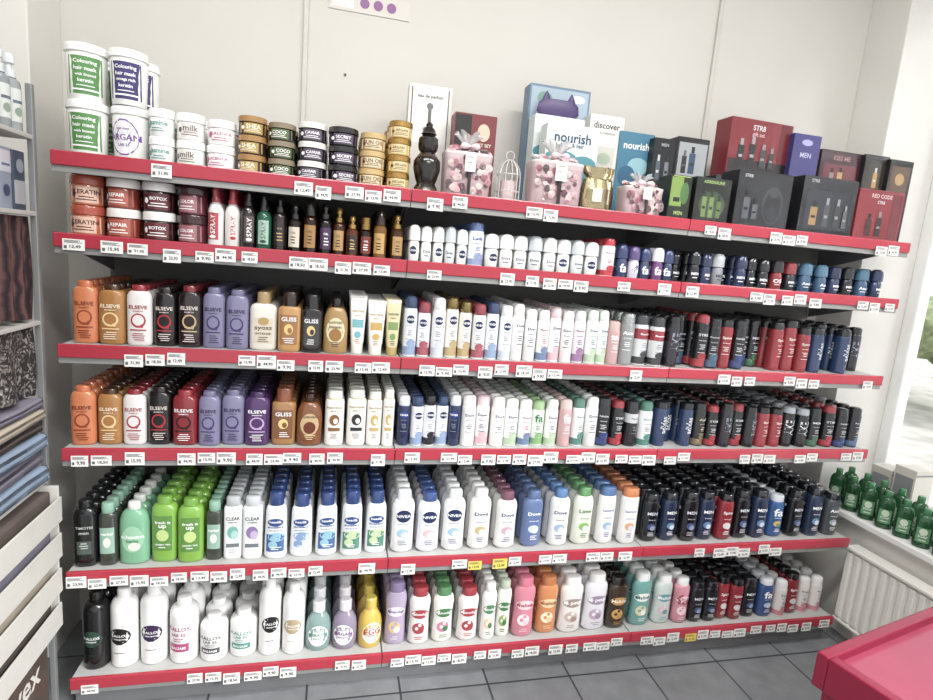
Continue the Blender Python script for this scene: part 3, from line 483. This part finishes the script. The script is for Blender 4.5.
def hamper(s,w,d,h,y=.07):
    B,Wt=lin('#c0a4a8'),lin('#e0d8d6')
    P=lathe([[0,w*.44,d*.44,5,B,1],[.006,w*.47,d*.47,5,B,1],[h*.3,w*.48,d*.48,5,B,1],[h*.55,w*.49,d*.49,5,lin('#c8b4b6'),1],[h*.62,w*.5,d*.5,5,Wt,1],[h*.65,w*.5,d*.5,5,Wt,1],[h*.66,w*.46,d*.46,5,Wt,1],[h*.6,w*.43,d*.43,5,B,1]],28)
    for k in range(54):
        rr=random.uniform(.006,.013); P.add(random.choice(ROSES),off=(random.uniform(-.42,.42)*w,-d*.475,random.uniform(.07,.57)*h),sc=(rr,rr,rr*.5),rx=math.pi/2)
    for k in range(34):
        rr=random.uniform(.01,.017); P.add(random.choice(ROSES),off=(random.uniform(-.4,.4)*w,random.uniform(-.38,.3)*d,h*random.uniform(.6,.7)),sc=(rr,rr,rr),rx=random.uniform(0,.9))
    n=36; c=lin('#dcdada'); b=len(P.V)
    for i,(zz,rr) in enumerate(((.7,.22),(.78,.08),(.86,.16),(.95,.26))):
        for k in range(n):
            a=2*math.pi*k/n; q=rr*(1+(.2 if i in(0,2,3) else .05)*math.sin(a*9+i)); P.V.append((w*q*math.cos(a),d*q*math.sin(a),h*(zz+(.04*math.sin(a*5) if i==3 else 0))))
    for i in range(3):
        for k in range(n): P.F.append((b+i*n+k,b+i*n+(k+1)%n,b+(i+1)*n+(k+1)%n,b+(i+1)*n+k)); P.C.append(c); P.M.append(3)
    cbox(P,-w*.03,w*.03,-d*.5-.012,-d*.5-.009,h*.02,h*.6,'#2c2426')
    cbox(P,-w*.11,w*.1,-d*.5-.016,-d*.5-.0135,h*.36,h*.64,'#f2f0ea'); quad(P,-w*.08,w*.06,h*.56,h*.58,-d*.5-.0165,'#a8a4a0'); quad(P,-w*.08,w*.02,h*.48,h*.5,-d*.5-.0165,'#a8a4a0')
    for sx in (-1,1):
        q=lathe([[0,.003,.006,2,lin('#e0c4ca'),0],[.012,.012,.008,2,lin('#e0c4ca'),0],[.024,.014,.009,2,lin('#e0c4ca'),0],[.032,.006,.005,2,lin('#e0c4ca'),0]],10); b=len(P.V)
        for v in q.V: P.V.append((sx*v[2],v[1]-d*.42,h*.74+v[0]*.8))
        P.F+=[tuple(i+b for i in f) for f in q.F]; P.C+=q.C; P.M+=q.M
    merge('floral_gift_hamper',[(P,(X(0,s),y,Z1),(1,1,1),0)])
hamper(467,.165,.1,.215); hamper(559,.19,.11,.225)
P=Part(); wc='#c8c4c0'
def rod(P,p,q,r,col,n=6,m=0):
    p,q=Vector(p),Vector(q); d=(q-p).normalized(); a=d.orthogonal().normalized(); bb=d.cross(a); s0=len(P.V)
    for c in (p,q):
        for k in range(n): t=2*math.pi*k/n; P.V.append(tuple(c+a*r*math.cos(t)+bb*r*math.sin(t)))
    for k in range(n): P.F.append((s0+k,s0+(k+1)%n,s0+n+(k+1)%n,s0+n+k)); P.C.append(lin(col)); P.M.append(m)
    P.F.append(tuple(s0+n+k for k in range(n))); P.C.append(lin(col)); P.M.append(m)
P.add(lathe([[0,.046,.046,2,lin(wc),0],[.008,.046,.046,2,lin(wc),0],[.01,.042,.042,2,lin(wc),0]],20))
for k in range(12):
    t=k/12*6.283; c,s=math.cos(t),math.sin(t); pr=(.041*c,.041*s,.008)
    for rr,zz in ((.041,.09),(.036,.11),(.025,.127),(.01,.137),(.001,.14)): rod(P,pr,(rr*c,rr*s,zz),.0018,wc); pr=(rr*c,rr*s,zz)
for zz in (.035,.09):
    for k in range(16): rod(P,(.041*math.cos(k*.3927),.041*math.sin(k*.3927),zz),(.041*math.cos((k+1)*.3927),.041*math.sin((k+1)*.3927),zz),.002,wc)
for k in range(10): rod(P,(.015*math.cos(k*.628),0,.153+.015*math.sin(k*.628)),(.015*math.cos((k+1)*.628),0,.153+.015*math.sin((k+1)*.628)),.0018,wc)
P.add(lathe([[.01,.025,.025,2,lin('#e0c4c8'),0],[.07,.027,.027,2,lin('#e0c4c8'),0],[.072,.02,.02,2,lin('#eee4e4'),0]],14))
merge('birdcage_lantern',[(P,(X(0,512),.07,Z1),(1,1,1),0)])
_,bx_,bh_=gb(519,580,.33,.375,.07,'#64829c',[('r',-.47,.47,.55,.98,'#a4b8c8'),('e',-.25,.9,.12,.05,'#6c9c8c'),('e',.25,.7,.15,.06,'#b88ca8'),('e',-.05,.62,.2,.08,'#e0e4ea'),('e',.3,.92,.12,.03,'#e0e4ea'),('e',-.35,.72,.1,.05,'#7c98b4'),('t','CARE',.4,.76,'#ffffff')])
P=lathe([[0,.07,.012,2.4,lin('#4c3a6c'),1],[.02,.085,.016,2.4,lin('#4c3a6c'),1],[.05,.08,.014,2.4,lin('#4c3a6c'),1],[.065,.06,.01,2.4,lin('#4c3a6c'),1]],20)
for sx in (-1,1): P.add(lathe([[.045,.022,.01,2,lin('#43306a'),1],[.07,.014,.007,2,lin('#43306a'),1],[.092,.002,.002,2,lin('#43306a'),1]],12),off=(sx*.05,0,0))
nour=lambda c:[('r',-.5,.5,.0,.55,c),('e',-.2,.62,.3,.08,c),('e',.25,.56,.25,.1,c),('t','nourish',.7,.85,'#2c4a6a'),('e',-.2,.4,.2,.12,'#a0ccc8'),('t','body & hair',.45,.76,'#5a6a7a')]
_,nx_,nh_=gb(527,577,.25,.285,.07,'#dbe3e3',nour('#4c9aa4'))
merge('cat_ear_sleep_mask',[(P,(nx_,.285,Z1+nh_+.0005),(1,1,1),0)])
gb(540,593,.16,.265,.07,'#dde5e5',nour('#4c94a0'))
gb(582,616,.25,.31,.07,'#e8e6e0',[('t','discover',.78,.9,'#3a3c40'),('t','the collection',.55,.83,'#8a8c90'),('r',-.3,.3,.45,.7,'#d0ccc0'),('e',0,.58,.2,.06,'#a8b8a0')])
gb(613,648,.24,.27,.07,'#3c7c98',[('t','nourish',.74,.85,'#ffffff'),('e',.1,.62,.3,.1,'#90c0cc'),('e',-.2,.5,.25,.12,'#2c6484')])
def foil(x,w,h,col,y=.06):
    c=lin(col)
    prof=[[0,w*.4,.02,2.6,c,2],[.01,w*.48,.028,2.6,c,2],[h*.25,w*.5,.03,2.6,c,2],[h*.5,w*.49,.028,2.6,c,2],[h*.72,w*.42,.018,3,c,2],[h*.76,w*.3,.012,3,c,2],[h*.86,w*.44,.012,3,c,2],[h,w*.5,.01,3,c,2]]
    P=lathe(prof,30)
    P.V=[(v[0]+random.uniform(-.002,.002),v[1]+random.uniform(-.004,.004),v[2]+(0 if v[2]<.005 else random.uniform(-.004,.004))) for v in P.V]
    cbox(P,-w*.2,w*.15,-.037,-.035,h*.2,h*.5,'#ded8c8')
    merge('foil_gift_pouch',[(P,(x,y,Z1),(1,1,1),random.uniform(-.1,.1))],angle=12)
foil(X(0,601),.1,.15,'#b0a078'); foil(X(0,618),.07,.16,'#a89468',y=.12)
hamper(648,.155,.09,.15,y=.06)
gb(648,669,.2,.265,.07,'#1c1e22',bott(-.22,.5,.2,.3,'#4a5a6a','#c8ccd0')+bott(.18,.5,.2,.3,'#6a7078','#1c1e22')+[('t','MEN',.35,.92,'#b8b8b8')])
gb(671,702,.26,.28,.07,'#24262a',[('r',-.45,.45,.55,.94,'#a4a8ac')]+bott(0,.6,.2,.3,'#2c4a6a','#1c1e22')+bott(-.25,.6,.15,.25,'#1c1e22','#5a5c60'))
gbox('gift_set_box',X(0,684),.065,Z1,.085,.08,.155,'#1c2418',[('r',-.46,.1,.3,.95,'#7c9c3c'),('r',-.3,0,.4,.5,'#1c2418'),('t','MEN',.4,.15,'#b0c870'),('e',.2,.6,.2,.25,'#4a7438'),('r',-.4,.4,.96,.98,'#b0c870')])
gbox('gift_set_box',X(0,716),.065,Z1,.145,.08,.16,'#181c18',[('t','ADRENALINE',.6,.9,'#98b858'),('e',0,.4,.38,.3,'#34482c')]+bott(-.22,.12,.13,.6,'#6a8444','#24301c')+bott(-.02,.12,.13,.6,'#6a8444','#24301c')+bott(.2,.12,.13,.5,'#58703c','#24301c'))
gb(712,778,.22,.17,.1,'#2a2c30',[('r',-.4,.4,.2,.8,'#4a4c50')])
k_=(.22-CY)/(-CY); zz0=CZ+(ZR[0]+.17-CZ)*k_-Z1+.001
gb(718,779,.22,.372,.09,'#84222c',[('r',-.48,.48,.02,.3,'#241a1c'),('r',.3,.48,.3,.98,'#6c1c24'),('t','STR8',.2,.86,'#e0e0e0',-.05),('t','gift set',.2,.74,'#d0b0b0',-.05)]+bott(-.3,.2,.1,.45,'#1a1a1c','#a0a0a0')+bott(-.12,.2,.1,.5,'#1a1a1c','#a0a0a0')+bott(.06,.2,.1,.4,'#3a3a3c','#8a8a8a')+bott(.2,.2,.08,.35,'#3a3a3c','#8a8a8a'),z0=zz0,rz=.04)
gbox('gift_set_box',X(0,765),.075,Z1,.235,.1,.205,'#1e2024',[('t','STR8',.14,.9,'#c8c8c8',-.32),('e',.18,.42,.2,.34,'#3a3c42'),('e',.18,.4,.16,.28,'#1a1b1e'),('r',.08,.28,.15,.35,'#2c2e34'),('e',.18,.62,.08,.06,'#3a3c42')]+bott(-.3,.15,.12,.5,'#54585e','#1c1c1e')+bott(-.14,.15,.1,.35,'#54585e','#1c1c1e'))
gb(780,806,.2,.35,.08,'#3a387a',[('r',-.4,.4,.35,.6,'#6a68a8'),('t','MEN',.4,.8,'#c8c8e8'),('e',0,.92,.2,.03,'#a8a8d8'),('e',-.1,.5,.15,.1,'#a8a8d8')])
gb(808,848,.22,.31,.08,'#3a2026',[('t','KISS ME',.4,.92,'#b88a8a'),('r',-.4,.4,.6,.85,'#6c2a32')]+bott(0,.62,.12,.2,'#b89860','#1c1c1e')+bott(-.2,.62,.1,.18,'#8a8078','#1c1c1e'))
gbox('gift_set_box',X(0,828),.075,Z1,.25,.1,.215,'#1c1e24',[('t','STR8',.14,.92,'#b8b8b8',-.3),('r',-.42,.42,.1,.78,'#2c2e36')]+bott(-.25,.16,.13,.42,'#9c7c44','#1c1c1e')+bott(-.02,.15,.1,.5,'#4a4c50','#8c8c90')+bott(.18,.15,.1,.5,'#3a3c40','#8c8c90')+bott(.33,.15,.08,.4,'#5a5c60','#8c8c90'))
gb(850,873,.2,.315,.08,'#1a1a1e',[('r',-.4,.4,.6,.92,'#3a3428')]+bott(0,.64,.18,.22,'#b88c48','#c8c8c8'))
gb(874,896,.18,.31,.08,'#16181a',[('r',-.4,.4,.6,.93,'#5c4430'),('e',0,.78,.2,.07,'#b08c58')])
gbox('gift_set_box',X(0,878),.075,Z1,.22,.1,.195,'#84202a',[('t','RED CODE',.45,.88,'#e0c8c8'),('t','STR8',.16,.76,'#d8d8d8'),('r',.25,.46,.06,.94,'#6c1a22')]+bott(-.2,.1,.13,.42,'#4a1418','#1c1c1e')+bott(.02,.1,.11,.48,'#241014','#8a8a8a'))

# ---------------------------------------------------------------- right side: sill bottles, radiator, table
gp=flat(.062,.045,.17,'#2c6a40','#3c8050',.16,.45,n=2.4,sh=.2,mat=3)
reg('sill',gp,[('r',-.36,.36,.15,.52,'#5c9468'),('e',0,.42,.22,.09,'#c4d8bc'),('t','SOAP',.5,.3,'#e4ece0'),('r',-.2,.2,.2,.22,'#e4ece0')],cat='dish_soap_bottles')
ins=[]
for k in range(9):
    for q in range(2): ins.append((PR['sill'][0],(3.115+.07*q,.2-.082*k,SZ+.0006),(1,1,random.uniform(.95,1.05)),-1.0+random.uniform(-.2,.2)))
merge('dish_soap_bottles',ins)
for yy,hh,cc in ((.0,.25,'#d4d0c6'),(.105,.21,'#c2beb4')):
    P=Part(); cbox(P,-.05,.05,-.048,.048,0,hh,cc); cbox(P,-.0515,-.0502,-.04,.04,hh*.45,hh*.85,'#8a8c90'); cbox(P,-.05,.05,-.0495,-.0485,hh*.9,hh*.93,'#8a8c90')
    merge('paper_carton',[(P,(3.29,yy,SZ+.0006),(1,1,1),0)])
rad=empty('radiator',(3.06,-.4,.3)); rm=flatmat('radiator_enamel','#e8e7e1',.35,noise=.02)
P0,P1=-1.1,.03
box('panel_back',3.085,3.1,P0,P1,.11,.44,rm,rad,bev=.004)
for k in range(28):
    y=P0+(P1-P0)*(k+.5)/28; box('rib',3.035,3.05,y-.014,y+.014,.12,.43,rm,rad,bev=.006)
box('panel_front',3.045,3.055,P0,P1,.11,.44,rm,rad,bev=.003); box('top_grille',3.03,3.1,P0,P1,.44,.455,rm,rad,bev=.003); box('bottom_rail',3.035,3.1,P0,P1,.1,.112,rm,rad,bev=.003)
for y in (P0+.1,P1-.1): box('leg',3.06,3.08,y-.01,y+.01,0,.11,rm,rad,bev=.002)
tb_=empty('display_table',(2.5,-1.1,0)); tb_.rotation_euler[2]=math.atan2(.139,.582)
tm=flatmat('crimson_laminate','#841c38',.25,noise=.04); tp=flatmat('pink_laminate','#9a4058',.22,noise=.05)
def tpart(n,x0,x1,y0,y1,z0,z1,m):
    o_=box(n,x0,x1,y0,y1,z0,z1,m,None,bev=.004); o_.parent=tb_; return o_
ang=tb_.rotation_euler[2]; dx,dy=2.096-2.5,-.733+1.1; lx=math.cos(ang)*dx+math.sin(ang)*dy; ly=-math.sin(ang)*dx+math.cos(ang)*dy
TW=.68
tpart('table_top',lx,lx+TW,ly-.7,ly,.54,.575,tp)
tpart('rim_back',lx-.004,lx+TW+.004,ly-.028,ly+.004,.5,.6,tm); tpart('rim_left',lx-.004,lx+.03,ly-.7,ly-.028,.5,.6,tm); tpart('rim_right',lx+TW-.03,lx+TW+.004,ly-.7,ly-.028,.5,.6,tm)
tpart('side_left',lx+.01,lx+.03,ly-.68,ly-.02,0,.54,tm); tpart('side_back',lx+.03,lx+TW-.03,ly-.03,ly-.01,0,.54,tm); tpart('side_right',lx+TW-.03,lx+TW-.01,ly-.68,ly-.02,0,.54,tm)

# ---------------------------------------------------------------- left rack
rk=empty('display_rack',(-.3,-.4,0)); rmet=flatmat('rack_metal','#8c8e8e',.4,metal=.3); rw=flatmat('rack_white','#b4b2ae',.5)
XF=-.022; YE=-.03
for yy in (YE+.002,-.95):
    for xx in (XF-.016,-.55): box('post',xx,xx+.016,yy-.016,yy,0,1.93,rmet,rk,bev=.002)
RZ=[.355,.83,1.3,1.6,1.8]
for z in RZ: box('rack_shelf',-.55,XF-.002,-.95,YE-.001,z-.012,z,rw,rk,bev=.002)
box('rack_back',-.57,-.555,-.95,YE,.1,1.93,rw,rk,bev=0)
reg('cl',oil(.05,.19,'#b8c0c4','#d4d8da',mat=3,capmat=0),[('r',-.38,.38,.12,.55,'#d0d4d0'),('r',-.25,.25,.36,.4,'#5a6a7a'),('e',0,.25,.2,.06,'#8a9a88')],cat='clear_bottles',seg=16)
merge('clear_spray_bottles',[(PR['cl'][0],(-.06-.056*q,-.07-.053*k,1.8006),(1,1,1.0),1.2) for k in range(15) for q in range(3)])
reg('pk1',[[0,.03,.012,6,lin('#8a94a8'),1],[.15,.03,.012,6,lin('#8a94a8'),1]],[('r',-.45,.45,.6,.95,'#c8ccd4'),('e',0,.3,.25,.1,'#3c4a6a'),('r',-.3,.3,.7,.74,'#5a6a8c')]); reg('pk2',[[0,.03,.012,6,lin('#3a4a5c'),1],[.15,.03,.012,6,lin('#3a4a5c'),1]],[('r',-.45,.45,.1,.5,'#a8acb4'),('e',0,.75,.3,.12,'#8c94a0')])
merge('hosiery_packets',[(PR['pk1' if (k+q)%2 else 'pk2'][0],(-.05-.03*q,-.085-.066*k,1.6006),(1,1,1),1.57) for k in range(12) for q in range(4)])
def fabric(name,c1,c2,c3,scale,kind):
    m,nt,b=newmat(name); tc=nt.nodes.new('ShaderNodeTexCoord')
    v=nt.nodes.new('ShaderNodeTexVoronoi' if kind=='v' else 'ShaderNodeTexWave'); v.inputs['Scale'].default_value=scale
    if kind=='w': v.inputs['Distortion'].default_value=5; v.inputs['Detail'].default_value=3; v.bands_direction='Y'
    else: v.feature='SMOOTH_F1'
    mpn=nt.nodes.new('ShaderNodeMapping'); nt.links.new(tc.outputs['Object'],mpn.inputs['Vector'])
    if kind=='v':
        nz=nt.nodes.new('ShaderNodeTexNoise'); nz.inputs['Scale'].default_value=25; mxx=nt.nodes.new('ShaderNodeMix'); mxx.data_type='RGBA'; mxx.inputs['Factor'].default_value=.12
        nt.links.new(mpn.outputs['Vector'],nz.inputs['Vector']); nt.links.new(mpn.outputs['Vector'],mxx.inputs['A']); nt.links.new(nz.outputs['Color'],mxx.inputs['B']); nt.links.new(mxx.outputs['Result'],v.inputs['Vector'])
    else: nt.links.new(mpn.outputs['Vector'],v.inputs['Vector'])
    r=nt.nodes.new('ShaderNodeValToRGB'); r.color_ramp.elements[0].color=lin(c1)+(1,); r.color_ramp.elements[1].color=lin(c2)+(1,); e=r.color_ramp.elements.new(.45); e.color=lin(c3)+(1,)
    nt.links.new(v.outputs['Distance' if kind=='v' else 'Fac'],r.inputs['Fac']); nt.links.new(r.outputs['Color'],b.inputs['Base Color']); b.inputs['Roughness'].default_value=.9; return m
fabs=[fabric('scarf_fabric','#1c1418','#5c403c','#3c2428',16,'w'),fabric('lace_fabric','#b0a8a2','#1c1a1c','#2a2628',70,'v'),flatmat('fabric_brown','#544a46',.9,noise=.2),flatmat('fabric_mauve','#787482',.9,noise=.15),flatmat('fabric_blue','#8494a8',.9,noise=.15),flatmat('fabric_beige','#a89e90',.9,noise=.15)]
def cloth(name,x,y0,y1,z0,z1,mat,folds=9,depth=.014):
    bm=bmesh.new(); nu,nv=90,16
    rings=[]
    for j_ in range(nv+1):
        v=j_/nv; row=[]
        for sgn in (0,1):
            for i in (range(nu+1) if sgn==0 else range(nu,-1,-1)):
                u=i/nu; xo=depth*math.sin(u*folds*6.283+math.sin(v*3)*.6)*(.5+.5*(1-v))-sgn*.03
                row.append(bm.verts.new((x+xo,y0+(y1-y0)*u,z0+(z1-z0)*v+(.006*math.sin(u*17)+.006 if j_==0 else 0))))
        rings.append(row)
    n=len(rings[0])
    for a,b_ in zip(rings,rings[1:]):
        for i in range(n): bm.faces.new([a[i],a[(i+1)%n],b_[(i+1)%n],b_[i]])
    bmesh.ops.recalc_face_normals(bm,faces=bm.faces[:])
    me=bpy.data.meshes.new(name); bm.to_mesh(me); bm.free(); me.materials.append(mat)
    for p in me.polygons: p.use_smooth=True
    ob=bpy.data.objects.new(name,me); S.collection.objects.link(ob); ob.parent=rk; ob.location=-rk.location; return ob
cloth('hanging_scarves',XF-.018,-.925,-.052,1.304,1.585,fabs[0],folds=14); cloth('hanging_lace_scarves',XF-.018,-.925,-.052,1.085,1.285,fabs[1],folds=5)
def fold(name,z,h,mat,yy0=-.92,yy1=-.052,x1=-.005,x0=-.4):
    bm=bmesh.new(); bmesh.ops.create_cube(bm,size=1); bmesh.ops.subdivide_edges(bm,edges=bm.edges[:],cuts=6,use_grid_fill=True)
    for v in bm.verts: v.co=Vector((v.co.x*(x1-x0),v.co.y*(yy1-yy0),v.co.z*h))
    bmesh.ops.bevel(bm,geom=[e for e in bm.edges if len(e.link_faces)==2 and e.calc_face_angle(0)>1],offset=h*.4,segments=3,profile=.5,affect='EDGES')
    for v in bm.verts: v.co+=Vector((.003*math.sin(v.co.y*40+z*50),0,.002*math.sin(v.co.y*23+z*70)*(1 if v.co.z>0 else 0)))
    me=bpy.data.meshes.new(name); bm.to_mesh(me); bm.free(); me.materials.append(mat)
    for p in me.polygons: p.use_smooth=True
    ob=bpy.data.objects.new(name,me); S.collection.objects.link(ob); ob.location=((x0+x1)/2,(yy0+yy1)/2,z+h/2)
zz=.8315
for k,(h,mi) in enumerate(((.052,4),(.045,3),(.045,4),(.036,2),(.03,5),(.026,3))): fold('folded_textiles',zz,h,fabs[mi],x1=-.01-.01*(k%2)); zz+=h+.0025
wc_=flatmat('white_cardboard','#cbc8c2',.6,noise=.05)
for k in range(4):
    z=.3565+.1145*k
    e=empty('cardboard_tray',(-.2,-.5,z)); x0,x1=-.5,.004+.003*k
    box('base',x0,x1,-.92,-.045,z,z+.006,wc_,e,bev=0); box('front',x1-.006,x1,-.92,-.045,z+.006,z+.075,wc_,e,bev=.001); box('end',x0,x1-.006,-.051,-.045,z+.006,z+.11,wc_,e,bev=.001); box('end',x0,x1-.006,-.92,-.914,z+.006,z+.11,wc_,e,bev=.001); box('contents',x0+.02,x1-.02,-.9,-.06,z+.007,z+.102,fabs[(2,5,3,2)[k]],e,bev=.01)
P=Part(); cbox(P,-.22,.22,-.4,.4,0,.33,'#54463c'); cbox(P,-.22,.22,-.03,.03,.3303,.3308,'#a08c70')
V_,F_=textgeo('vex'); b=len(P.V); P.V+=[(.2208,.28+x*.15,.24+y*.15) for x,y in V_]; P.F+=[tuple(i+b for i in f) for f in F_]; P.C+=[lin('#e0dcd4')]*len(F_); P.M+=[1]*len(F_)
merge('cardboard_carton',[(P,(-.255,-.46,.0005),(1,1,1),0)])

# ---------------------------------------------------------------- light
w=bpy.data.worlds.new('World'); S.world=w; w.use_nodes=True; bg=w.node_tree.nodes['Background']; bg.inputs['Color'].default_value=(.97,.985,1,1); bg.inputs['Strength'].default_value=1.22
def area(name,loc,rot,sx,sy,e,col=(1,1,1)):
    l=bpy.data.lights.new(name,'AREA'); l.shape='RECTANGLE'; l.size=sx; l.size_y=sy; l.energy=e; l.color=col
    o_=bpy.data.objects.new(name,l); S.collection.objects.link(o_); o_.location=loc; o_.rotation_euler=rot
for k,(x,y) in enumerate(((.6,-1.2),(2.1,-1.2),(1.3,-2.4))): area('ceiling_light',(x,y,3.27),(0,0,0),1.2,.2,37,(1,.99,.965))
l=bpy.data.lights.new('sun','SUN'); l.energy=3.4; l.angle=.3; o_=bpy.data.objects.new('sun',l); S.collection.objects.link(o_); o_.rotation_euler=(math.radians(40),math.radians(50),0); o_.location=(6,-2,5)

# ---------------------------------------------------------------- camera
yaw,pitch,rl_=.2366,.1622,.0825
f=Vector((math.sin(yaw)*math.cos(pitch),math.cos(yaw)*math.cos(pitch),-math.sin(pitch))); r0=Vector((math.cos(yaw),-math.sin(yaw),0)); u0=r0.cross(f)
c,s=math.cos(rl_),math.sin(rl_); r=c*r0+s*u0; u=-s*r0+c*u0
cam=bpy.data.cameras.new('camera'); cam.sensor_width=36; cam.lens=560/933*36; cam.clip_start=.02
co=bpy.data.objects.new('camera',cam); S.collection.objects.link(co)
M=Matrix((r,u,-f)).transposed().to_4x4(); M.translation=Vector((.7806,-1.8343,1.4411+F0)); co.matrix_world=M; S.camera=co
